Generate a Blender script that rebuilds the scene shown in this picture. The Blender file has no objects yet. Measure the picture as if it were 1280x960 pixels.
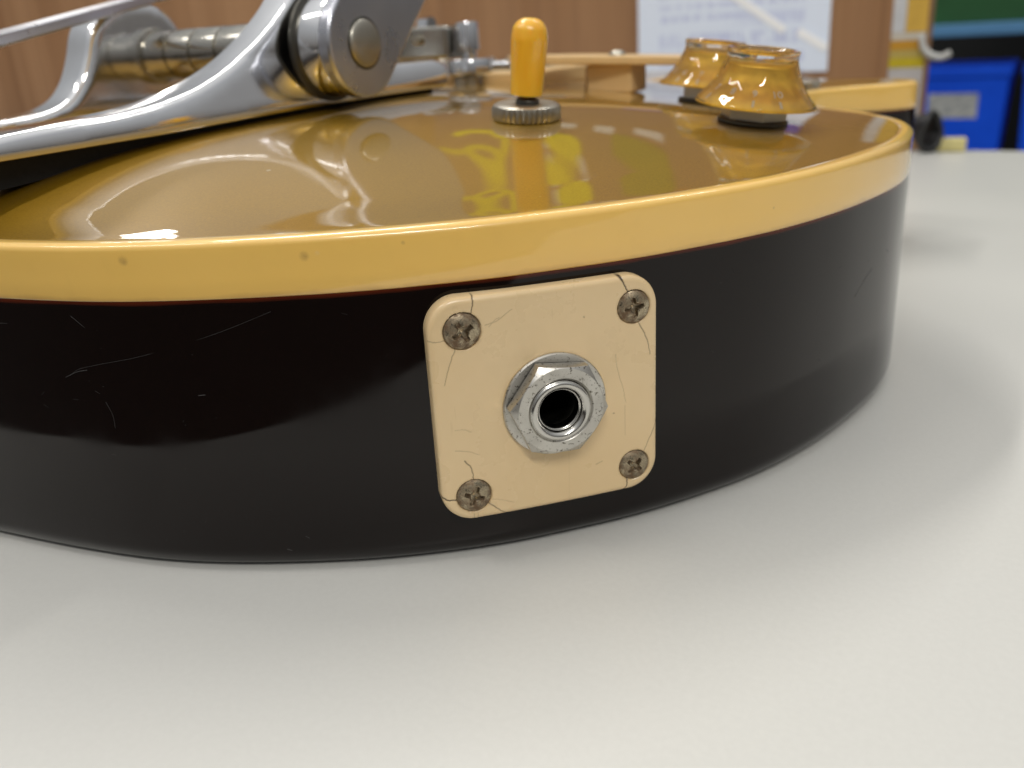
import bpy, bmesh, math, random
import numpy as np
from mathutils import Vector, Matrix, geometry

# ------------------------------------------------------------------ camera, world, light, exposure
scene = bpy.context.scene
C = scene.collection
K = 0.001                                  # everything below is written in millimetres
FPX, PITCH, ROLL, CAMH = 1120.1, 0.37813, -0.0666, 84.56

cam_d = bpy.data.cameras.new('camera')
cam = bpy.data.objects.new('camera', cam_d)
C.objects.link(cam)
cp, sp = math.cos(PITCH), math.sin(PITCH)
Fw = Vector((0, cp, -sp)); Rt = Vector((1, 0, 0)); Up = Vector((0, sp, cp))
c_, s_ = math.cos(ROLL), math.sin(ROLL)
R2 = Rt * c_ + Up * s_; U2 = Up * c_ - Rt * s_
mw = Matrix.Identity(4)
for i in range(3):
    mw[i][0] = R2[i]; mw[i][1] = U2[i]; mw[i][2] = -Fw[i]
mw[2][3] = CAMH * K
cam.matrix_world = mw
cam_d.sensor_width = 36.0
cam_d.lens = 36.0 * FPX / 1280.0
cam_d.clip_start = 0.01
cam_d.clip_end = 50.0
cam_d.dof.use_dof = True
cam_d.dof.focus_distance = 0.142
cam_d.dof.aperture_fstop = 18.5
cam_d.dof.aperture_blades = 0
scene.camera = cam

world = bpy.data.worlds.new('World')
scene.world = world
world.use_nodes = True
nt = world.node_tree
bg = nt.nodes['Background']
geo = nt.nodes.new('ShaderNodeTexCoord')
sep = nt.nodes.new('ShaderNodeSeparateXYZ')
ramp = nt.nodes.new('ShaderNodeValToRGB')
mp = nt.nodes.new('ShaderNodeMapRange')
mp.inputs[1].default_value = -1; mp.inputs[2].default_value = 1
nt.links.new(geo.outputs['Generated'], sep.inputs[0])
nt.links.new(sep.outputs['Z'], mp.inputs[0])
nt.links.new(mp.outputs[0], ramp.inputs[0])
nt.links.new(ramp.outputs[0], bg.inputs[0])
ramp.color_ramp.elements[0].position = 0.46; ramp.color_ramp.elements[0].color = (0.035, 0.03, 0.027, 1)
ramp.color_ramp.elements[1].position = 0.78; ramp.color_ramp.elements[1].color = (0.55, 0.56, 0.57, 1)
e = ramp.color_ramp.elements.new(1.0); e.color = (1.25, 1.25, 1.24, 1)
e = ramp.color_ramp.elements.new(0.52); e.color = (0.22, 0.205, 0.19, 1)
bg.inputs[1].default_value = 0.70


def area_light(name, loc, size, power, target=(0, 200, 30), col=(1.0, 0.97, 0.92), roll=0.0):
    d = bpy.data.lights.new(name, 'AREA')
    d.shape = 'RECTANGLE'; d.size = size[0] * K; d.size_y = size[1] * K
    d.energy = power; d.color = col
    o = bpy.data.objects.new(name, d); C.objects.link(o)
    o.location = Vector(loc) * K
    o.rotation_euler = (0, 0, roll)
    return o


# ceiling tubes of the shop: rows of fluorescent lamps, plus one added front fill, all pointing straight down
TUBE_ROLL = math.radians(-32)
area_light('ceiling_tube_or_fill', (-380, 1080, 1750), (1250, 60), 16.5, roll=TUBE_ROLL + math.pi / 2)
area_light('ceiling_tube_or_fill', (-1250, 100, 1750), (1250, 60), 9, roll=TUBE_ROLL)
area_light('ceiling_tube_or_fill', (700, 1150, 1750), (1250, 60), 5, roll=TUBE_ROLL)
area_light('ceiling_tube_or_fill', (250, -1350, 1600), (1250, 60), 28, roll=TUBE_ROLL)  # front fill added behind the camera to brighten upright faces
area_light('ceiling_tube_or_fill', (-2030, 4458, 1750), (810, 60), 12, roll=math.atan2(-468, 662))

scene.view_settings.view_transform = 'Standard'
scene.view_settings.look = 'None'
scene.view_settings.exposure = 0.0
scene.view_settings.gamma = 1.0
scene.view_settings.use_curve_mapping = False
scene.render.engine = 'CYCLES'
try:
    scene.cycles.use_denoising = True
    scene.cycles.denoiser = 'OPENIMAGEDENOISE'
except Exception:
    pass
scene.cycles.max_bounces = 14
scene.cycles.transmission_bounces = 12
scene.cycles.sample_clamp_indirect = 6.0
scene.cycles.blur_glossy = 0.2

random.seed(7)
rng = np.random.default_rng(7)


# ------------------------------------------------------------------ helpers
def link(o, parent=None):
    C.objects.link(o)
    if parent is not None:
        o.parent = parent
    return o


def mesh_obj(name, verts, faces, material=None, parent=None, smooth=True, sharp=None):
    """verts in mm"""
    me = bpy.data.meshes.new(name)
    v = (np.asarray(verts, dtype=float) * K)
    me.from_pydata(v.tolist(), [], [tuple(int(i) for i in f) for f in faces])
    me.validate(clean_customdata=False)
    bm = bmesh.new(); bm.from_mesh(me)
    bmesh.ops.recalc_face_normals(bm, faces=bm.faces)
    if smooth:
        for f in bm.faces: f.smooth = True
        if sharp is not None:
            for ed in bm.edges:
                if len(ed.link_faces) == 2 and ed.calc_face_angle(0) > sharp:
                    ed.smooth = False
    bm.to_mesh(me); bm.free()
    o = bpy.data.objects.new(name, me)
    if material: me.materials.append(material)
    return link(o, parent)


def tag(o, label, cat=None, group=None, kind=None):
    o['label'] = label
    if cat: o['category'] = cat
    if group: o['group'] = group
    if kind: o['kind'] = kind
    return o


def empty(name, loc=(0, 0, 0), rz=0.0, parent=None):
    o = bpy.data.objects.new(name, None)
    o.empty_display_size = 0.02
    o.location = Vector(loc) * K
    o.rotation_euler = (0, 0, rz)
    return link(o, parent)


def lathe(profile, n=64, cap_start=True, cap_end=True):
    """profile: list of (r, z) -> verts, faces round z"""
    V, Fc = [], []
    for r, z in profile:
        for k in range(n):
            a = 2 * math.pi * k / n
            V.append((r * math.cos(a), r * math.sin(a), z))
    m = len(profile)
    for i in range(m - 1):
        for k in range(n):
            k2 = (k + 1) % n
            Fc.append((i * n + k, i * n + k2, (i + 1) * n + k2, (i + 1) * n + k))
    if cap_start: Fc.append(tuple(range(n)))
    if cap_end: Fc.append(tuple((m - 1) * n + k for k in range(n)))
    return V, Fc


def smooth_profile(pts, n=6, closed=False):
    """Catmull-Rom through 2-D/3-D points"""
    P = [np.asarray(q, float) for q in pts]
    out = []
    N = len(P)
    rngi = range(N) if closed else range(N - 1)
    for i in rngi:
        p0 = P[(i - 1) % N] if closed or i > 0 else 2 * P[0] - P[1]
        p1 = P[i]; p2 = P[(i + 1) % N]
        p3 = P[(i + 2) % N] if closed or i + 2 < N else 2 * P[-1] - P[-2]
        for k in range(n):
            t = k / n
            out.append(0.5 * ((2 * p1) + (-p0 + p2) * t + (2 * p0 - 5 * p1 + 4 * p2 - p3) * t * t + (-p0 + 3 * p1 - 3 * p2 + p3) * t ** 3))
    if not closed: out.append(P[-1])
    return np.array(out)


def box(x0, x1, y0, y1, z0, z1):
    V = [(x, y, z) for z in (z0, z1) for y in (y0, y1) for x in (x0, x1)]
    Fc = [(0, 1, 3, 2), (4, 6, 7, 5), (0, 4, 5, 1), (2, 3, 7, 6), (0, 2, 6, 4), (1, 5, 7, 3)]
    return V, Fc


def bevel(o, width, seg=3, angle=35):
    m = o.modifiers.new('bevel', 'BEVEL')
    m.width = width * K; m.segments = seg; m.limit_method = 'ANGLE'; m.angle_limit = math.radians(angle)
    m.harden_normals = False
    return o


def prism(poly, axis_fn, d0, d1):
    """poly of (a,b); axis_fn(a,b,d) -> xyz"""
    n = len(poly)
    V = [axis_fn(a, b, d0) for a, b in poly] + [axis_fn(a, b, d1) for a, b in poly]
    Fc = [tuple(range(n)), tuple(range(2 * n - 1, n - 1, -1))]
    for i in range(n):
        j = (i + 1) % n
        Fc.append((i, j, n + j, n + i))
    return V, Fc


def tube(path, r, n=12):
    P = [Vector(q) for q in path]
    V, Fc = [], []
    up = Vector((0.13, 0.21, 0.97))
    for i, q in enumerate(P):
        t = (P[min(i + 1, len(P) - 1)] - P[max(i - 1, 0)]).normalized()
        a = t.cross(up).normalized(); b = t.cross(a).normalized()
        rr = r[i] if isinstance(r, (list, tuple)) else r
        for k in range(n):
            an = 2 * math.pi * k / n
            V.append(tuple(q + a * (rr * math.cos(an)) + b * (rr * math.sin(an))))
    for i in range(len(P) - 1):
        for k in range(n):
            k2 = (k + 1) % n
            Fc.append((i * n + k, i * n + k2, (i + 1) * n + k2, (i + 1) * n + k))
    Fc.append(tuple(range(n))); Fc.append(tuple((len(P) - 1) * n + k for k in range(n)))
    return V, Fc


def join(parts):
    V, Fc = [], []
    for v, f in parts:
        o = len(V); V += [tuple(q) for q in v]; Fc += [tuple(i + o for i in q) for q in f]
    return V, Fc


def xf(vf, M):
    v, f = vf
    return [tuple(M @ Vector(q)) for q in v], f


# ------------------------------------------------------------------ materials
class Mat:
    def __init__(self, name):
        self.m = bpy.data.materials.new(name); self.m.use_nodes = True
        self.nt = self.m.node_tree
        self.b = self.nt.nodes['Principled BSDF']
        self._tc = None

    def n(self, t, **kw):
        nd = self.nt.nodes.new(t)
        for k, v in kw.items(): setattr(nd, k, v)
        return nd

    def l(self, a, b): self.nt.links.new(a, b)

    @property
    def tc(self):
        if self._tc is None:
            self._tc = self.n('ShaderNodeTexCoord').outputs['Object']
        return self._tc

    def set(self, **kw):
        names = dict(base='Base Color', rough='Roughness', metal='Metallic', coat='Coat Weight', coat_rough='Coat Roughness',
                     coat_ior='Coat IOR', ior='IOR', trans='Transmission Weight', spec='Specular IOR Level', sss='Subsurface Weight',
                     sss_r='Subsurface Radius', sss_s='Subsurface Scale', sheen='Sheen Weight', aniso='Anisotropic')
        for k, v in kw.items():
            if k in ('base',) and len(v) == 3: v = (*v, 1)
            self.b.inputs[names[k]].default_value = v
        return self

    def noise(self, scale, detail=4, rough=0.55, stretch=None, dist=0.0):
        nd = self.n('ShaderNodeTexNoise')
        nd.inputs['Scale'].default_value = scale; nd.inputs['Detail'].default_value = detail
        nd.inputs['Roughness'].default_value = rough; nd.inputs['Distortion'].default_value = dist
        src = self.tc
        if stretch is not None:
            mpn = self.n('ShaderNodeMapping'); mpn.inputs['Scale'].default_value = stretch
            self.l(src, mpn.inputs[0]); src = mpn.outputs[0]
        self.l(src, nd.inputs['Vector'])
        return nd.outputs['Fac']

    def ramp(self, fac, stops):
        r = self.n('ShaderNodeValToRGB')
        els = r.color_ramp.elements
        els[0].position = stops[0][0]; els[1].position = stops[-1][0]
        def c4(c): return (c, c, c, 1) if isinstance(c, (int, float)) else (*c, 1)
        els[0].color = c4(stops[0][1]); els[1].color = c4(stops[-1][1])
        for p_, c in stops[1:-1]:
            el = els.new(p_); el.color = c4(c)
        self.l(fac, r.inputs[0])
        return r.outputs[0]

    def mix(self, fac, a, b):
        m = self.n('ShaderNodeMix', data_type='RGBA')
        for idx, v in ((0, fac), (6, a), (7, b)):
            if hasattr(v, 'is_linked'): self.l(v, m.inputs[idx])
            elif idx == 0: m.inputs[0].default_value = v
            else: m.inputs[idx].default_value = (*v, 1)
        return m.outputs[2]

    def math(self, op, a, b=None, clamp=False):
        m = self.n('ShaderNodeMath', operation=op, use_clamp=clamp)
        for i, v in ((0, a), (1, b)):
            if v is None: continue
            if hasattr(v, 'is_linked'): self.l(v, m.inputs[i])
            else: m.inputs[i].default_value = v
        return m.outputs[0]

    def bump(self, h, strength=0.2, dist=0.0001, coat=False):
        b = self.n('ShaderNodeBump'); b.inputs['Strength'].default_value = strength; b.inputs['Distance'].default_value = dist
        self.l(h, b.inputs['Height'])
        self.l(b.outputs[0], self.b.inputs['Normal'])
        if coat: self.l(b.outputs[0], self.b.inputs['Coat Normal'])
        return b

    def near(self, pt, r0, r1):
        """1 within r0 mm of pt, 0 outside r1 mm"""
        d = self.n('ShaderNodeVectorMath', operation='DISTANCE')
        self.l(self.tc, d.inputs[0]); d.inputs[1].default_value = [q * K for q in pt]
        mr = self.n('ShaderNodeMapRange', interpolation_type='SMOOTHSTEP')
        mr.inputs[1].default_value = r0 * K; mr.inputs[2].default_value = r1 * K
        mr.inputs[3].default_value = 1; mr.inputs[4].default_value = 0
        self.l(d.outputs['Value'], mr.inputs[0])
        return mr.outputs[0]


def simple(name, base, rough=0.5, var=0.12, scale=60, **kw):
    M_ = Mat(name).set(rough=rough, **kw)
    f = M_.noise(scale, 5)
    lo = tuple(c * (1 - var) for c in base); hi = tuple(min(1, c * (1 + var)) for c in base)
    M_.l(M_.ramp(f, [(0.3, lo), (0.7, hi)]), M_.b.inputs['Base Color'])
    return M_.m


def metal(name, base, rough, smudge=0.08, scale=120, bump=0.0, pits=None):
    M_ = Mat(name).set(metal=1.0, rough=rough)
    f = M_.noise(scale, 5)
    M_.l(M_.ramp(f, [(0.3, tuple(c * 0.93 for c in base)), (0.7, base)]), M_.b.inputs['Base Color'])
    r = M_.noise(scale * 2.3, 4, 0.6)
    M_.l(M_.ramp(r, [(0.35, rough), (0.75, rough + smudge)]), M_.b.inputs['Roughness'])
    if bump: M_.bump(M_.noise(scale * 4, 4), bump, 0.00005)
    return M_.m


# table laminate
T = Mat('table_laminate').set(rough=0.38, spec=0.35)
f = T.noise(900, 3, 0.6); g = T.noise(7, 3)
col = T.mix(T.ramp(f, [(0.35, 0.0), (0.7, 1.0)]), (0.545, 0.540, 0.508), (0.565, 0.560, 0.527))
col = T.mix(T.math('MULTIPLY', T.ramp(g, [(0.4, 0.0), (0.75, 1.0)]), 0.35), col, (0.51, 0.508, 0.495))
tvz = T.n('ShaderNodeTexVoronoi'); tvz.inputs['Scale'].default_value = 26
T.l(T.tc, tvz.inputs['Vector'])
tsp = T.math('MULTIPLY', T.ramp(tvz.outputs['Distance'], [(0.0, 1.0), (0.006, 1.0), (0.014, 0.0)]), T.ramp(T.noise(9, 1), [(0.50, 0.0), (0.54, 1.0)]))
col = T.mix(T.math('MULTIPLY', tsp, 0.6), col, (0.16, 0.14, 0.12))
T.l(col, T.b.inputs['Base Color'])
T.l(T.ramp(T.noise(12, 2), [(0.1, 0.27), (0.9, 0.39)]), T.b.inputs['Roughness'])
T.bump(T.noise(1600, 2), 0.05, 0.00003)
M_TABLE = T.m

# black lacquer sides (transparent dark red bleed under the binding comes from the worn edge of the paint)
ZB, ZT = 48.88, 57.21
B = Mat('black_lacquer').set(rough=0.35, coat=1.0, coat_rough=0.03, coat_ior=1.37, spec=0.0)
sepz = B.n('ShaderNodeSeparateXYZ'); B.l(B.tc, sepz.inputs[0])
edge = B.n('ShaderNodeMapRange'); edge.inputs[1].default_value = (ZB - 0.75) * K; edge.inputs[2].default_value = (ZB - 0.12) * K
wob = B.math('MULTIPLY', B.math('SUBTRACT', B.noise(60, 3), 0.5), 0.0009)
B.l(B.math('ADD', sepz.outputs['Z'], wob), edge.inputs[0])
col = B.mix(edge.outputs[0], (0.0040, 0.0016, 0.0010), (0.085, 0.014, 0.004))
vor = B.n('ShaderNodeTexVoronoi'); vor.inputs['Scale'].default_value = 55
B.l(B.tc, vor.inputs['Vector'])
speck = B.ramp(vor.outputs['Distance'], [(0.0, 1.0), (0.016, 1.0), (0.026, 0.0)])
keep = B.ramp(B.noise(31, 1), [(0.60, 0.0), (0.63, 1.0)])
speck = B.math('MULTIPLY', speck, keep)
marks = B.math('MULTIPLY', speck, 0.55)
col = B.mix(marks, col, (0.30, 0.29, 0.27))
B.l(col, B.b.inputs['Base Color'])
B.l(B.ramp(B.noise(70, 5), [(0.40, 0.02), (0.70, 0.13)]), B.b.inputs['Coat Roughness'])
B.bump(B.noise(14, 3), 0.16, 0.0006, coat=True)
M_BLACK = B.m

# gold top: bronze powder under lacquer
G = Mat('gold_lacquer').set(metal=0.75, rough=0.40, coat=1.0, coat_rough=0.008, coat_ior=1.74)
fl = G.noise(2600, 2, 0.7); lo = G.noise(9, 4)
col = G.mix(G.ramp(fl, [(0.35, 0.0), (0.68, 1.0)]), (0.345, 0.182, 0.003), (0.455, 0.252, 0.006))
col = G.mix(G.math('MULTIPLY', G.ramp(lo, [(0.42, 0.0), (0.72, 1.0)]), 0.45), col, (0.29, 0.182, 0.003))
dv = G.n('ShaderNodeTexVoronoi'); dv.inputs['Scale'].default_value = 95
G.l(G.tc, dv.inputs['Vector'])
dust = G.math('MULTIPLY', G.ramp(dv.outputs['Distance'], [(0.0, 1.0), (0.03, 1.0), (0.05, 0.0)]), G.ramp(G.noise(53, 1), [(0.60, 0.0), (0.62, 1.0)]))
col = G.mix(G.math('MULTIPLY', dust, 0.5), col, (0.75, 0.70, 0.55))
G.l(col, G.b.inputs['Base Color'])
G.l(G.ramp(G.noise(40, 5), [(0.45, 0.008), (0.85, 0.035)]), G.b.inputs['Coat Roughness'])
G.bump(G.noise(22, 2), 0.06, 0.0005, coat=True)
M_GOLD = G.m

CREAM_B = (0.60, 0.345, 0.085)
M_CHROME = metal('chrome', (0.72, 0.73, 0.75), 0.06, 0.06, 90)
M_ALU = metal('polished_aluminium', (0.90, 0.905, 0.92), 0.075, 0.10, 70, 0.0)
M_ALU_FACE = metal('brushed_aluminium', (0.60, 0.61, 0.66), 0.26, 0.10, 40, 0.0)
M_NICKEL = metal('aged_nickel', (0.50, 0.48, 0.43), 0.16, 0.10, 60, 0.0)
M_STEEL = metal('dull_steel', (0.50, 0.47, 0.40), 0.30, 0.15, 200, 0.06)
M_DARKMETAL = metal('dark_steel', (0.11, 0.105, 0.09), 0.30, 0.2, 200)
M_BLACKPAD = simple('black_felt_shade', (0.008, 0.008, 0.008), 0.95, 0.3, 800)
M_PLASTIC_BLACK = simple('black_plastic', (0.012, 0.012, 0.013), 0.4, 0.2, 300)

# ------------------------------------------------------------------ setting: table, floor
N2 = Vector((0.5407, 0.8412, 0)); E2 = Vector((0.8412, -0.5407, 0))     # table depth direction, table edge direction
TAB_RZ = math.atan2(E2.y, E2.x)


def on_table(a, d):   # a along the edge, d across it (distance from camera foot)
    return E2 * a + N2 * d


tv, tf = box(-1500, 1500, 23, 606, -28, 0)
tb = mesh_obj('table', tv, tf, M_TABLE, smooth=False)
tb.rotation_euler = (0, 0, TAB_RZ)
bevel(tb, 2.0, 3)
tag(tb, 'off-white laminate table top under the guitar', kind='structure')
M_FLOOR = simple('floor_vinyl', (0.045, 0.040, 0.036), 0.55, 0.2, 6)
fv, ff = box(-4000, 4000, -4000, 5000, -760, -750)
fo = mesh_obj('floor', fv, ff, M_FLOOR, smooth=False)
tag(fo, 'dark vinyl floor below the table', kind='structure')
# ------------------------------------------------------------------ guitar body
TAIL = Vector((-125.0, 170.0, 0)) - Vector((0.8412, -0.5407, 0)) * 5.0
UU = Vector((0.5407, 0.8412, 0)); VV = Vector((0.8412, -0.5407, 0))
guitar = empty('electric_guitar', TAIL, math.atan2(UU.y, UU.x))
tag(guitar, 'gold top electric guitar body with black sides and yellowed binding lying on table', 'guitar')
GM = Matrix.Translation(TAIL) @ Matrix.Rotation(math.atan2(UU.y, UU.x), 4, 'Z')     # mm
GI = GM.inverted()


def loc(x, y, z=0.0):
    """world mm -> guitar local mm (x to the neck, y to the bass side)"""
    q = GI @ Vector((x, y, z)); return (q.x, q.y, q.z)


near = [(-101.2, 150.7), (-88.8, 145.2), (-77.2, 140.5), (-66.4, 136.7), (-56.4, 134.3), (-46.9, 132.9), (-36, 132.0), (-24.5, 131.7), (-13, 132.5), (-1.5, 134.2),
        (10.2, 137.3), (22.2, 141.1), (35.2, 146.9), (46.5, 153.0), (57.5, 161.0), (69.2, 171.6), (82.4, 186.5), (91.0, 200.0), (96.6, 213), (99.3, 227), (99.2, 242),
        (97.0, 256), (94.5, 272), (94.5, 290), (98, 306), (107, 319), (119, 326), (131, 328), (143, 328.5), (151, 332), (154, 340), (150, 350)]
trb = [loc(x, y)[:2] for x, y in near]
tail_pts = [(-8.2, 14.0 * -1), (-8.8, 0.0)]
tail_pts = [(-7.2, -12.0), (-8.6, 8.0)]
bass = [(s, -w) for s, w in reversed([q for q in trb[0:24]])]       # mirrored lower bout, waist to tail
cut = [(308, -118), (306, -92), (297, -72), (292, -52), (300, -36), (320, -30), (390, -29), (396, -20), (397, 0), (396, 25), (390, 55), (374, 96), (345, 132), (305, 145), (268, 136), (240, 124)]
ctrl = [tail_pts[0]] + trb + cut + bass + [tail_pts[1]]
raw = smooth_profile(ctrl, 14, closed=True)
seg = np.r_[0, np.cumsum(np.hypot(*np.diff(np.vstack([raw, raw[:1]]), axis=0).T))]
NO = 760
tt = np.linspace(0, seg[-1], NO, endpoint=False)
rc = np.vstack([raw, raw[:1]])
OUT = np.stack([np.interp(tt, seg, rc[:, 0]), np.interp(tt, seg, rc[:, 1])], -1)
for _ in range(6):                                    # iron out measuring wobble
    OUT = 0.5 * OUT + 0.25 * (np.roll(OUT, 1, 0) + np.roll(OUT, -1, 0))
tg = np.roll(OUT, -1, 0) - np.roll(OUT, 1, 0)
tg /= np.hypot(*tg.T)[:, None]
area2 = np.sum(OUT[:, 0] * np.roll(OUT[:, 1], -1) - np.roll(OUT[:, 0], -1) * OUT[:, 1])
NRM = np.stack([tg[:, 1], -tg[:, 0]], -1) * (1 if area2 > 0 else -1)   # outward


def ring(inset, z):
    q = OUT - NRM * inset
    return np.c_[q, np.full(len(q), z)]


def rings_mesh(rings, close_first=False):
    n = len(rings[0]); V = np.vstack(rings); Fc = []
    for i in range(len(rings) - 1):
        for k in range(n):
            k2 = (k + 1) % n
            Fc.append((i * n + k, i * n + k2, (i + 1) * n + k2, (i + 1) * n + k))
    if close_first: Fc.append(tuple(range(n)))
    return V, Fc


RB = 4.5
side = [ring(RB + 6, 0.25), ring(RB, 0.0)]
for k in range(1, 10):
    a = k / 9 * math.pi / 2
    side.append(ring(RB * (1 - math.sin(a)), RB * (1 - math.cos(a))))
for z in [9, 16] + [20 + k for k in range(17)] + [40, 46, 48.2, ZB]: side.append(ring(0, z))
side.append(ring(1.5, ZB + 0.02))
v_, f_ = rings_mesh(side, True)
jc = Vector(loc(6.4, 134.0, 27.6))
cz_ = np.array([np.asarray(v_)[list(q)].mean(0) for q in f_])
keep_ = (np.hypot(np.hypot(cz_[:, 0] - jc.x, cz_[:, 1] - jc.y), cz_[:, 2] - jc.z) > 5.2) | (np.arange(len(f_)) == len(f_) - 1)
f_ = [q for q, k in zip(f_, keep_) if k]                  # drilled hole behind the jack
body = mesh_obj('body_side', v_, f_, M_BLACK, guitar, sharp=math.radians(60))
body['label'] = 'black lacquered rim and back of the guitar body'

M_SCR = simple('scratch_white', (0.03, 0.028, 0.027), 0.6, 0.3, 900)


def on_rim(xw, z, off=0.01):
    # point on the rim nearest to world x on the near side
    q = np.array(loc(xw, np.interp(xw, [n_[0] for n_ in near[:18]], [n_[1] for n_ in near[:18]]))[:2])
    i = np.argmin(np.hypot(*(OUT - q).T))
    p_ = q + NRM[i] * (((OUT[i] - q) @ NRM[i]) + off)
    return (p_[0], p_[1], z)


for pts_, r_ in [([(-72, 36.2), (-70, 37.4), (-66, 38.4), (-58, 40.0), (-46, 43.2), (-36, 46.6)], .022), ([(-73, 35.8), (-70.5, 36.9), (-68.5, 37.3)], .05), ([(-66.5, 31.8), (-65.8, 29.5), (-65.9, 27.2)], .03),
                ([(-50, 33.2), (-48.8, 33.3)], .06), ([(-40, 4.6), (-39.2, 4.3)], .06), ([(-36.5, 7.0), (-35.8, 6.6)], .05), ([(70, 30), (73, 32.5), (75.5, 34)], .03), ([(-88, 44.5), (-82, 44.6)], .03), ([(-69, 46.5), (-67, 44.6)], .03), ([(60, 20.5), (60.5, 20.4)], .05)]:
    q_ = smooth_profile([on_rim(a, b) for a, b in pts_], 5).tolist()
    so_ = mesh_obj('scratch', *tube(q_, r_, 5), M_SCR, guitar)
dust_parts = []
drng = random.Random(21)
for _ in range(120):                                     # fine dust and nicks scattered over the lacquer
    xw = drng.uniform(-98, 84); zw = drng.uniform(3.0, 47.5)
    ln = drng.choice([0.05, 0.06, 0.08, 0.1, 0.35, 0.9]); an_ = drng.uniform(-1.2, 1.2); rr_ = drng.uniform(0.018, 0.045) if ln < 0.3 else drng.uniform(0.010, 0.018)
    dust_parts.append(tube([on_rim(xw, zw), on_rim(xw + ln * math.cos(an_) * 0.5, zw + ln * math.sin(an_) * 0.5 + 0.01), on_rim(xw + ln * math.cos(an_), zw + ln * math.sin(an_))], rr_, 5))
du_ = mesh_obj('dust', *join(dust_parts), M_SCR, guitar)
du_['kind'] = 'stuff'
BW = 3.0
ZTOP = ZT + 0.75
bind = [ring(1.5, ZB + 0.04), ring(-0.05, ZB + 0.04), ring(-0.14, ZB + 0.25), ring(-0.14, 52), ring(-0.14, 55), ring(-0.14, ZT - 0.45)]
for k in range(1, 9):
    a = k / 8 * math.pi / 2
    bind.append(ring(-0.14 + 1.45 * (1 - math.cos(a)), ZT - 0.45 + 1.2 * math.sin(a)))
bind.append(ring(BW * 0.75, ZTOP + 0.02)); bind.append(ring(BW, ZTOP)); bind.append(ring(BW + 0.2, ZTOP - 0.5))
v_, f_ = rings_mesh(bind)
Bn = Mat('yellowed_binding').set(rough=0.30, coat=1.0, coat_rough=0.06, sss=0.06, sss_s=0.001)
Bn.b.inputs['Subsurface Radius'].default_value = (1.0, 0.5, 0.2)
n1 = Bn.noise(35, 4); n2 = Bn.noise(220, 4)
col = Bn.mix(Bn.ramp(n1, [(0.35, 0.0), (0.7, 1.0)]), (0.82, 0.515, 0.122), (0.845, 0.535, 0.134))
col = Bn.mix(Bn.math('MULTIPLY', Bn.ramp(n2, [(0.55, 0.0), (0.8, 1.0)]), 0.06), col, (0.42, 0.21, 0.06))
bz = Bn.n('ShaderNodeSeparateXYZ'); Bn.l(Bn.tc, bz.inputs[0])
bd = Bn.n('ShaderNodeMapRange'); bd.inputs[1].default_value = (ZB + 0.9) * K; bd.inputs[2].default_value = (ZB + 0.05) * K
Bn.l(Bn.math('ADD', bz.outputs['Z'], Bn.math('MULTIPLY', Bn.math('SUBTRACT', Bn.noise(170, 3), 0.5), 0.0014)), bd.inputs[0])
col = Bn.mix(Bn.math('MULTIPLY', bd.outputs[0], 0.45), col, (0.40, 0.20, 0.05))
STAINS = {}
for nm, (x, y, z), r in [('a', (-57.5, 134.6, 55.4), 1.1), ('b', (-29.6, 131.7, 54.9), 1.0), ('c', (-27.6, 131.7, 55.2), 0.55), ('d', (47, 153, 53.0), 0.4), ('e', (-14.8, 132.4, 55.8), 0.5)]:
    m = Bn.near(loc(x, y, z), r * 0.25, r)
    m = Bn.math('MULTIPLY', Bn.math('MULTIPLY', m, Bn.ramp(Bn.noise(900, 3), [(0.3, 0.4), (0.6, 1.0)])), 0.42 if nm != 'c' else 0.3)
    col = Bn.mix(m, col, (0.22, 0.11, 0.05) if nm != 'c' else (0.75, 0.58, 0.38))
Bn.l(col, Bn.b.inputs['Base Color'])
Bn.l(Bn.ramp(Bn.noise(90, 5), [(0.35, 0.025), (0.8, 0.10)]), Bn.b.inputs['Coat Roughness'])
Bn.bump(Bn.noise(40, 3), 0.10, 0.0004, coat=True)
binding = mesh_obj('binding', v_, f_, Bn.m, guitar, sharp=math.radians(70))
binding['label'] = 'thick yellowed cream plastic edge binding'

# carved top: height grows with the distance from the rim
def seg_dist(P, Q):
    """distance of points P to closed polyline Q"""
    a = Q; b = np.roll(Q, -1, 0); ab = b - a; L2 = (ab ** 2).sum(1)
    out = np.full(len(P), 1e9)
    for i in range(0, len(P), 2000):
        p = P[i:i + 2000, None, :]
        t = np.clip(((p - a) * ab).sum(2) / L2, 0, 1)
        d = np.hypot(*(np.moveaxis(p - (a + ab * t[..., None]), 2, 0)))
        out[i:i + 2000] = d.min(1)
    return out


def inside(P, Q):
    x, y = P[:, 0], P[:, 1]; r = np.zeros(len(P), bool)
    j = len(Q) - 1
    for i in range(len(Q)):
        xi, yi = Q[i]; xj, yj = Q[j]
        c = ((yi > y) != (yj > y))
        with np.errstate(divide='ignore', invalid='ignore'):
            c &= x < (xj - xi) * (y - yi) / (yj - yi) + xi
        r ^= c; j = i
    return r


HMAX = 10.6


def h_of_d(d):
    t = np.clip((d - BW) / 128.0, 0, 1)
    h = HMAX * (1 - (1 - t) ** 2.0)
    e0 = np.clip((d - BW) / 58.0, 0, 1)
    return h * (0.56 + 0.44 * e0 * e0 * (3 - 2 * e0))


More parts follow.
